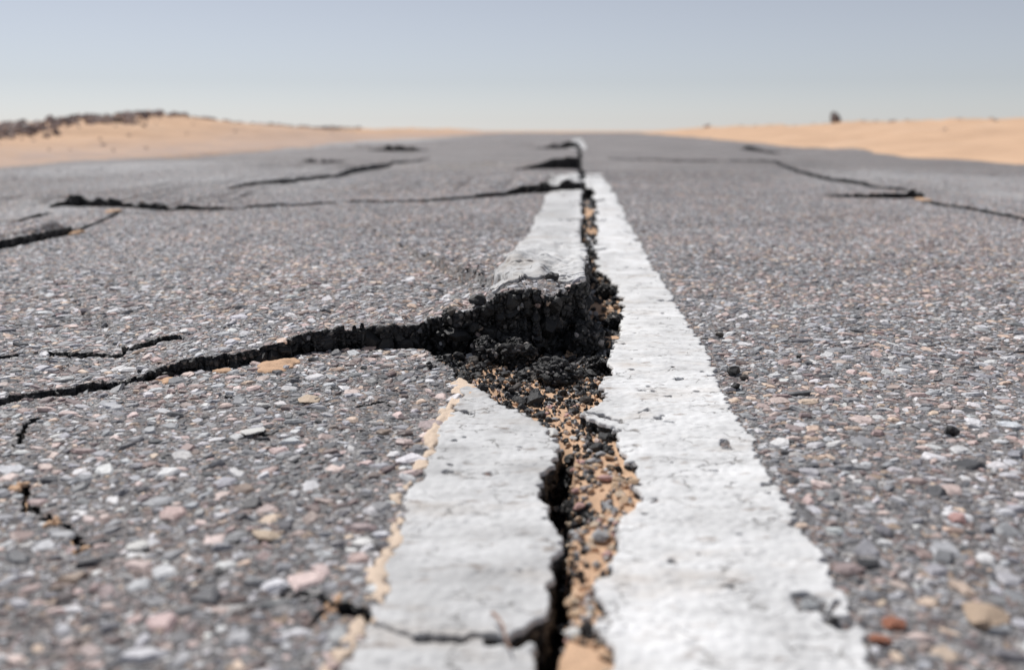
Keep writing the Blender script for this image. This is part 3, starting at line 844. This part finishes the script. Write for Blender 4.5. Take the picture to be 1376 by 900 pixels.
dx = np.concatenate([-np.geomspace(1500, 9, 40), np.linspace(-8.8, -3.0, 150), np.linspace(-2.8, 2.5, 14), np.linspace(2.55, 9, 150), np.geomspace(9.3, 1500, 40)])
dy = np.concatenate([-np.geomspace(300, 4, 14), np.linspace(-3, 5, 20), np.geomspace(5.05, 80, 420), np.geomspace(82, 2500, 40)])
DX, DY = np.meshgrid(dx, dy, indexing='ij')
link('desert_ground', mesh_from('desert_ground', np.stack([DX.ravel(), DY.ravel(), desert(DX, DY).ravel()], 1), [(grid_faces(len(dx), len(dy)), 0)], (M_SAND,)),
     'pale orange desert sand with low banks either side of the road', 'desert', kind='structure')

# ------------------------------------------------------------------ loose rock meshes
def rock_mesh(name, mat, seed, sub=2, flat=.75, rough=.22, facets=9, smooth=False, grain=0):
    g = np.random.default_rng(seed)
    bm = bmesh.new(); bmesh.ops.create_icosphere(bm, subdivisions=sub, radius=1.0)
    V = np.array([v.co for v in bm.verts])
    planes = g.normal(0, 1, (facets, 3)); planes /= np.linalg.norm(planes, axis=1, keepdims=True)
    lim = g.uniform(.55, .9, facets)
    for p, l in zip(planes, lim):
        d = V @ p; V = V - np.maximum(0, d - l)[:, None] * p
    sc = np.array([1.0, g.uniform(.65, .95), flat * g.uniform(.8, 1.1)])
    V = V * sc
    n = fbm(V[:, 0] * 2.3 + seed, V[:, 1] * 2.3 + V[:, 2] * 2.9, seed, 3) + .5 * vnoise(V[:, 0] * 6 + V[:, 2] * 5, V[:, 1] * 6 - V[:, 2] * 4, seed + 5)
    V = V * (1 + rough * n[:, None])
    if grain:
        q = V * 4.2
        f = [worley(q[:, a] + .37 * q[:, b], q[:, c] - .31 * q[:, b], seed + 7)[0] for a, b, c in ((0, 1, 2), (1, 2, 0), (2, 0, 1))]
        V = V * (1 + grain * (.6 - np.minimum(np.minimum(f[0], f[1]), f[2])[:, None] * 1.2 + .35 * vnoise(q[:, 0] * 2.2 + q[:, 2], q[:, 1] * 2.2 - q[:, 2], seed + 9)[:, None]))
    for v, c in zip(bm.verts, V): v.co = c
    bm.normal_update()
    me = bpy.data.meshes.new(name); bm.to_mesh(me); bm.free()
    for p in me.polygons: p.use_smooth = smooth
    me.materials.append(mat)
    return me

M_CRUMB = rock_material('asphalt_crumb', (.020, .020, .021), .5, .5, 200, (.07, .065, .06))
M_LUMP = M_BITUMEN
M_GREY = rock_material('grey_pebble', (.36, .36, .365))
M_BEIGE = rock_material('beige_pebble', (.60, .48, .36))
M_PINK = rock_material('pink_pebble', (.55, .34, .31))
M_WHITE = rock_material('white_pebble', (.70, .69, .66), var=.1)
M_RUST = rock_material('rusty_pebble', (.36, .15, .09))
M_TAN = rock_material('tan_pebble', (.62, .44, .29))
M_FLAT = rock_material('flat_tan_stone', (.50, .38, .28), .8, .3, 120)
M_DUNE = rock_material('brown_desert_rock', (.34, .265, .24), .85, .35, 9)
M_DARKDUNE = rock_material('dark_desert_rock', (.13, .10, .092), .85, .35, 9)
M_DUSTY = rock_material('dusty_crumb', (.085, .078, .072), .8, .5, 200, (.2, .18, .16))
CRUMBS = [rock_mesh('asphalt_crumb', M_DUSTY if k > 5 else M_CRUMB, 500 + k, 2, .8, .35, 6) for k in range(8)]
PEB = {m.name: [rock_mesh(m.name, m, 520 + 10 * a + k, 3, .62, .17, 12, False) for k in range(4)] for a, m in enumerate((M_GREY, M_BEIGE, M_PINK, M_WHITE, M_TAN))}
DUNER = [rock_mesh('desert_rock', M_DUNE, 600 + k, 2, .7, .25, 7) for k in range(6)] + [rock_mesh('desert_rock', M_DARKDUNE, 620 + k, 2, .8, .25, 7) for k in range(2)]

def top_at(x, y):
    xa = np.array([x]); ya = np.array([y])
    z, zx, zy, i, j = sample(xa, ya)
    if KEEP[i[0], j[0]]:
        return float(z[0]) + (.0022 if PAINT[i[0], j[0]] else .0008)
    return float(bed_height(xa, ya)[0])

def put(name, me, x, y, size, label, cat, group=None, sink=.45, z=None, rz=None, flat=None, tilt=.5):
    o = link(name, me, label, cat, group)
    zz = top_at(x, y) if z is None else z
    s = size / 2
    o.scale = (s, s, s * (flat or 1))
    o.rotation_euler = (random.uniform(-tilt, tilt), random.uniform(-tilt, tilt), random.uniform(0, 6.28) if rz is None else rz)
    o.location = (x, y, zz + s * (flat or .75) * sink)
    return o

def put_px(name, me, u, v, wpx, label, cat, group=None, zlev=0.0, **kw):
    x, y = ground(u, v, zlev)
    size = wpx * math.hypot(y, H) / F
    return put(name, me, x, y, size, label, cat, group, **kw)

# big broken pieces in and around the rubble pit
def lump_mesh(seed):
    """a broken piece of asphalt: a rough black core with the stones of the mix standing out of it"""
    g = np.random.default_rng(seed)
    core = rock_mesh('asphalt_lump', M_LUMP, seed, 4, .85, .20, 7, grain=.10)
    nvx = len(core.vertices)
    co = np.zeros(nvx * 3); core.vertices.foreach_get('co', co); co = co.reshape(-1, 3)
    no = np.zeros(nvx * 3); core.vertices.foreach_get('normal', no); no = no.reshape(-1, 3)
    tri = np.zeros(len(core.polygons) * 3, np.int32); core.polygons.foreach_get('vertices', tri)
    pk = g.integers(0, nvx, 420); c = co[pk]
    r = np.clip(g.lognormal(-2.05, .45, len(pk)), .05, .30)
    b = stone_batch(c[:, 0], c[:, 1], c[:, 2], no[pk] + g.normal(0, .35, (len(pk), 3)), r, r * g.uniform(.4, .8, len(pk)), 6, 4, seed)
    lit = g.random(len(pk))
    cc = np.where(lit[:, None] < .82, g.uniform(.010, .032, (len(pk), 1)) * np.ones(3), np.where(lit[:, None] < .95, g.uniform(.05, .13, (len(pk), 1)) * np.array([1, .93, .88]), g.uniform(.2, .4, (len(pk), 1)) * np.array([1, .92, .86])))
    bpy.data.meshes.remove(core)
    return mesh_from('asphalt_lump', np.concatenate([co, b[0]]), [(tri.reshape(-1, 3), 0), (b[1] + nvx, 1), (b[2] + nvx, 1)], (M_LUMP, M_STONE), smooth=False, colours=np.concatenate([np.zeros((nvx, 3)), np.repeat(cc, b[3], 0)]))
LUMPS = [lump_mesh(640 + k) for k in range(6)]
put_px('asphalt_lump', LUMPS[0], 746, 500, 58, 'largest black asphalt lump lying in the rubble below the lifted slab corner', 'asphalt lump', sink=.6, flat=.8, tilt=.2)
put_px('asphalt_lump', LUMPS[1], 690, 474, 56, 'wide broken asphalt block wedged under the lip of the lifted slab', 'asphalt lump', sink=.75, flat=.8, tilt=.15)
put_px('asphalt_lump', LUMPS[5], 652, 474, 40, 'rough dark asphalt block at the left end of the rubble pit', 'asphalt lump', sink=.8, flat=.95, tilt=.2)
put_px('asphalt_lump', LUMPS[2], 786, 462, 52, 'dark asphalt block standing behind the largest lump at the corner of the lifted slab', 'asphalt lump', sink=.8, flat=.9, tilt=.3)
put_px('asphalt_lump', LUMPS[2], 826, 432, 36, 'flat black asphalt lump overhanging the right white band', 'asphalt lump', sink=.8, flat=.55, tilt=.2)
put_px('asphalt_lump', LUMPS[3], 812, 395, 26, 'grey asphalt lump behind the flat black one beside the right white band', 'asphalt lump', sink=.8, flat=.8, tilt=.3)
put_px('asphalt_lump', LUMPS[4], 803, 484, 32, 'round black asphalt lump against the right white band, beside the largest lump', 'asphalt lump', sink=.7, flat=.9, tilt=.4)
put_px('asphalt_lump', LUMPS[3], 680, 540, 22, 'small round black asphalt lump on sand at the tip of the left paint piece', 'asphalt lump', sink=.6, flat=.9)
put_px('asphalt_lump', LUMPS[0], 722, 832, 34, 'black asphalt lump at the left slab edge above the bottom cross crack', 'asphalt lump', sink=.4, flat=.7)
put_px('asphalt_lump', LUMPS[2], 790, 842, 26, 'black asphalt lump on orange sand near the bottom of the crack', 'asphalt lump', sink=.5, flat=.8)
put_px('asphalt_lump', LUMPS[4], 758, 655, 34, 'black asphalt lump in the deep hole beside the left paint piece', 'asphalt lump', sink=.7, flat=.8)
put_px('asphalt_lump', LUMPS[1], 763, 640, 24, 'dark asphalt lump at the far rim of the deep hole', 'asphalt lump', sink=.6, flat=.8)

# rubble, counted
def in_gap(n, ya, yb, xa=-.16, xb=.08):
    pts = []
    while len(pts) < n:
        y = random.uniform(ya, yb); x = random.uniform(xa, xb)
        if np.interp(y, *LEFT_EDGE) + .002 < x < np.interp(y, *RIGHT_EDGE) - .002: pts.append((x, y))
    return pts
G_CR = 'black asphalt crumbs in the rubble pit'
for x, y in in_gap(80, .66, .99) + in_gap(60, .82, 1.0):
    put('asphalt_crumb', random.choice(CRUMBS), x, y, random.choice([.006, .008, .010, .012, .016]) * random.uniform(.8, 1.2), 'small black asphalt crumb in the rubble pit below the lifted slab', 'asphalt crumb', G_CR, flat=random.uniform(.7, 1))
for x, y in in_gap(22, .66, .99):
    m = random.choice(['grey_pebble', 'beige_pebble', 'pink_pebble'])
    put('pebble', random.choice(PEB[m]), x, y, random.uniform(.005, .009), 'small pale pebble among the black rubble below the lifted slab', 'pebble', 'pale pebbles in the rubble pit', flat=.7)
for x, y in in_gap(22, .40, .66):
    put('asphalt_crumb', random.choice(CRUMBS), x, y, random.uniform(.003, .0075), 'small black asphalt crumb on sand between the two near white bands', 'asphalt crumb', 'black crumbs in the near sandy crack', flat=.8)
for x, y in in_gap(14, .36, .45, -.05, .08):
    put('pebble', random.choice(PEB[random.choice(['grey_pebble', 'beige_pebble', 'tan_pebble'])]), x, y, random.uniform(.003, .008), 'small blurred pebble on the sand at the near end of the crack', 'pebble', 'pebbles at the near end of the crack', flat=.75, sink=.3)
for m, n, word in (('beige_pebble', 26, 'beige'), ('grey_pebble', 22, 'grey'), ('pink_pebble', 14, 'pinkish'), ('tan_pebble', 26, 'tan')):
    for x, y in in_gap(n, .43, .67, -.05, .08):
        put('pebble', random.choice(PEB[m]), x, y, random.uniform(.0045, .0105), f'small {word} pebble on sand between the two near white bands', 'pebble', f'{word} pebbles in the near sandy crack', flat=.75, sink=.3)
for x, y in in_gap(16, 1.05, 2.6):
    put('asphalt_crumb', random.choice(CRUMBS), x, y, random.uniform(.010, .020), 'black asphalt crumb in the narrow crack beside the lifted slab', 'asphalt crumb', 'black crumbs in the narrow far crack', flat=.8)
for u, v, s, m, lab in ((771, 574, 12, 'white_pebble', 'left one of two round white pebbles under the corner of the right white band'),
                        (784, 578, 12, 'white_pebble', 'right one of two round white pebbles under the corner of the right white band'),
                        (741, 573, 30, 'white_pebble', 'long whitish stone chip left of the two round white pebbles'),
                        (748, 603, 22, 'white_pebble', 'white stone chip at the left rim of the sandy crack'),
                        (760, 742, 30, 'white_pebble', 'large pale grey pebble at the left side of the sandy crack'),
                        (796, 612, 26, 'grey_pebble', 'large grey pebble at the top of the sandy crack'),
                        (812, 636, 24, 'pink_pebble', 'pinkish pebble near the notch in the right white band'),
                        (806, 712, 28, 'grey_pebble', 'dark grey pebble in the middle of the sandy crack'),
                        (800, 690, 26, 'beige_pebble', 'pale beige pebble right of the deep hole'),
                        (768, 846, 30, 'white_pebble', 'whitish stone sliver at the bottom of the sandy crack'),
                        (636, 472, 26, 'white_pebble', 'thin whitish chip at the front of the rubble pit'),
                        (834, 655, 20, 'beige_pebble', 'beige pebble in the notch of the right white band'),
                        ):
    put_px('pebble', random.choice(PEB[m]), u, v, s, lab, 'pebble', sink=.6, flat=.7, tilt=.3)
# crumbs spilled on the near slab and the bands
for k in range(30):
    u = random.gauss(612, 26); v = random.gauss(490, 8)
    put_px('asphalt_crumb', random.choice(CRUMBS), u, v, random.uniform(5, 13), 'small dark crumb spilled on the broken far corner of the near slab', 'asphalt crumb', 'crumbs spilled on the near slab corner', flat=.7)
for u, v, s, lab in ((985, 503, 24, 'largest black crumb beside the right edge of the white band'), (1000, 510, 14, 'small black crumb right of the largest one by the white band'), (988, 524, 18, 'flat dark crumb just below the largest one by the white band'),
                     (967, 453, 15, 'lone black crumb at the white band, far side of the cluster'), (1073, 482, 11, 'tiny black crumb alone on the right lane'), (1278, 586, 22, 'black crumb lying on the right lane above the pink stone'),
                     (1120, 838, 18, 'blurred black crumb on the right white band near its lower right edge'), (848, 636, 12, 'black crumb on the left rim of the right white band'), (818, 418, 14, 'small black crumb on the right white band by the slab')):
    put_px('asphalt_crumb', random.choice(CRUMBS), u, v, s, lab, 'asphalt crumb', flat=.75)
for u, v, s, m, lab, fl in ((1286, 700, 29, 'pink_pebble', 'rosy pink stone lying on the right lane', .75), (1320, 832, 84, 'FLAT', 'large flat tan stone at the lower right of the right lane', .36),
                        (1204, 842, 36, 'RUST', 'rust orange stone beside the lower end of the right white band', .6), (1183, 862, 32, 'RUST', 'red stone at the lower right edge of the white band', .6),
                        (318, 722, 40, 'grey_pebble', 'oval grey brown stone on the near slab', .55), (357, 722, 50, 'beige_pebble', 'pale beige stone right of the oval one on the near slab', .45),
                        (183, 735, 36, 'white_pebble', 'rounded pale stone on the left of the near slab', .5), (415, 538, 44, 'beige_pebble', 'long thin beige chip on the near slab below the crack', .3),
                        (352, 545, 24, 'white_pebble', 'upright whitish chip on the near slab left of the long beige one', .6), (78, 595, 24, 'white_pebble', 'white square chip at the far left of the near slab', .4),
                        (340, 578, 44, 'white_pebble', 'thin white chip lying over a small dark crack', .25)):
    me = rock_mesh('rusty_pebble', M_RUST, 700 + int(u), 3, .62, .17, 12, False) if m == 'RUST' else rock_mesh('tan_pebble', M_FLAT, 733, 3, .7, .2, 16, False) if m == 'FLAT' else PEB[m][int(u) % 4]
    put_px('pebble', me, u, v, s, lab, 'pebble', flat=fl, sink=.12, tilt=.12)

# fine grit too small to count
pts = np.array(in_gap(1900, .40, 1.0) + in_gap(500, 1.0, 2.6))
zz = bed_height(pts[:, 0], pts[:, 1])
blackish = rng.random(len(pts)) < np.where(pts[:, 1] > .66, .62, .12)
gc = np.where(blackish[:, None], rng.uniform(.012, .04, (len(pts), 1)) * np.ones(3), PC[rng.choice(len(PC), len(pts), p=PW)] * 1.15)
tanm = ~blackish & (rng.random(len(pts)) < .5); gc[tanm] = np.array([.66, .46, .31]) * rng.uniform(.8, 1.15, (tanm.sum(), 1))
rr = rng.uniform(.0009, .0026, len(pts)) * np.where(pts[:, 1] > 1.0, 2, 1)
gb = stone_batch(pts[:, 0], pts[:, 1], zz + rr * .4, np.stack([rng.normal(0, .5, len(pts)), rng.normal(0, .5, len(pts)), np.ones(len(pts))], 1), rr, rr * .8, 5, 4, 801)
link('gravel', mesh_from('gravel', gb[0], [(gb[1], 0), (gb[2], 0)], (M_STONE,), smooth=False, colours=np.repeat(np.clip(gc, .01, .8), gb[3], 0)),
     'fine dark and tan grit scattered in the sandy crack', 'gravel', kind='stuff')

# a dry twig caught in the bottom cross crack
bm = bmesh.new()
a = ground(662, 838); b = ground(688, 885)
A = Vector((a[0], a[1], .0055)); B = Vector((b[0], b[1], .0045))
prev = None
for k in range(9):
    t = k / 8; c = A.lerp(B, t) + Vector((.0009 * math.sin(t * 5), 0, .0016 * math.sin(t * 3.1)))
    ring = [bm.verts.new(c + Vector((math.cos(q) * .0010 * (1 - .5 * t), 0, math.sin(q) * .0010 * (1 - .5 * t)))) for q in (0, 1.05, 2.1, 3.14, 4.19, 5.24)]
    if prev:
        for q in range(6): bm.faces.new((prev[q], prev[(q + 1) % 6], ring[(q + 1) % 6], ring[q]))
    else: bm.faces.new(ring[::-1])
    prev = ring
bm.faces.new(prev)
me = bpy.data.meshes.new('twig'); bm.to_mesh(me); bm.free()
me.materials.append(rock_material('dry_twig', (.33, .22, .17), .8, .3, 300))
link('twig', me, 'short dry reddish twig across the bottom cross crack', 'twig')

# ------------------------------------------------------------------ stones on the sand banks
def on_bank(x, y, size, label, group, k=None, flat=1.0):
    z = float(desert(np.array([x]), np.array([y]))[0])
    me = DUNER[random.randrange(6) if k is None else k]
    o = link('desert_rock', me, label, 'rock', group)
    s = size / 2; o.scale = (s, s * random.uniform(.7, 1.1), s * flat * random.uniform(.7, 1.1))
    o.rotation_euler = (random.uniform(-.3, .3), random.uniform(-.3, .3), random.uniform(0, 6.28))
    o.location = (x, y, z + s * .25)
for k in range(285):
    u = random.uniform(-40, 475); x = random.gauss(-5.88, .28)
    y = -x * 1366 / (775 - u)
    on_bank(x, y, random.choice([.04, .05, .06, .07, .09, .11, .15]) * random.uniform(.8, 1.2) * (.75 + y / 60), 'small brown rock in the rubble along the crest of the left sand bank', 'rocks along the left bank crest', k=6 if random.random() < .2 else None)
for k in range(26):
    u = random.uniform(-40, 460); x = random.uniform(-5.4, -3.5); y = -x * 1366 / (775 - u)
    on_bank(x, y, random.uniform(.025, .06) * (.75 + y / 40), 'small stone scattered on the slope of the left sand bank', 'stones on the left bank slope')
def crest_rock(u, x, size, label, k, flat=1.1):
    on_bank(x, x * 1366 / (u - 775), size, label, None, k, flat)
# rubble too fine to count along the left crest
n = 2600
ru = rng.uniform(-40, 480, n); rx = rng.normal(-5.9, .22, n) + .25 * fbm(ru / 30, ru * 0, 310, 3); ry = -rx * 1366 / (775 - ru)
keep = fbm(ru / 22, rx * 1.5, 312, 3) > -.14
ru, rx, ry = ru[keep], rx[keep], ry[keep]; n = len(ru)
rz = desert(rx, ry); rs = rng.lognormal(-3.9, .45, n) * (.75 + ry / 60)
gb = stone_batch(rx, ry, rz + rs * .25, np.stack([rng.normal(0, .5, n), rng.normal(0, .5, n), np.ones(n)], 1), rs, rs * .8, 5, 4, 811)
gc = np.array([[.34, .25, .22], [.26, .20, .19], [.42, .30, .24], [.17, .125, .11]])[rng.integers(0, 4, n)] * rng.uniform(.8, 1.2, (n, 1))
link('rubble', mesh_from('rubble', gb[0], [(gb[1], 0), (gb[2], 0)], (M_STONE,), smooth=False, colours=np.repeat(gc, gb[3], 0)),
     'fine brown stone rubble covering the crest of the left sand bank', 'rubble', kind='stuff')
crest_rock(14, -5.9, .15, 'dark rock standing up at the far left end of the left bank crest', 6, 1.3)
crest_rock(200, -6.0, .13, 'pointed rock at the highest point of the left bank crest', 0, 1.5)
crest_rock(1116, 6.1, .40, 'lone dark rock on the crest of the right sand bank', 7, 1.9)
crest_rock(948, 6.0, .42, 'low brown rock where the right sand bank meets the horizon', 0, .7)
crest_rock(1256, 4.6, .10, 'small stone half way up the right sand bank', 1, .7)
for k in range(34):
    u = random.uniform(900, 1400); x = random.gauss(6.1, .25); y = x * 1366 / (u - 775)
    on_bank(x, y, random.uniform(.04, .13), 'small stone along the crest of the right sand bank', 'stones along the right bank crest', None, .7)
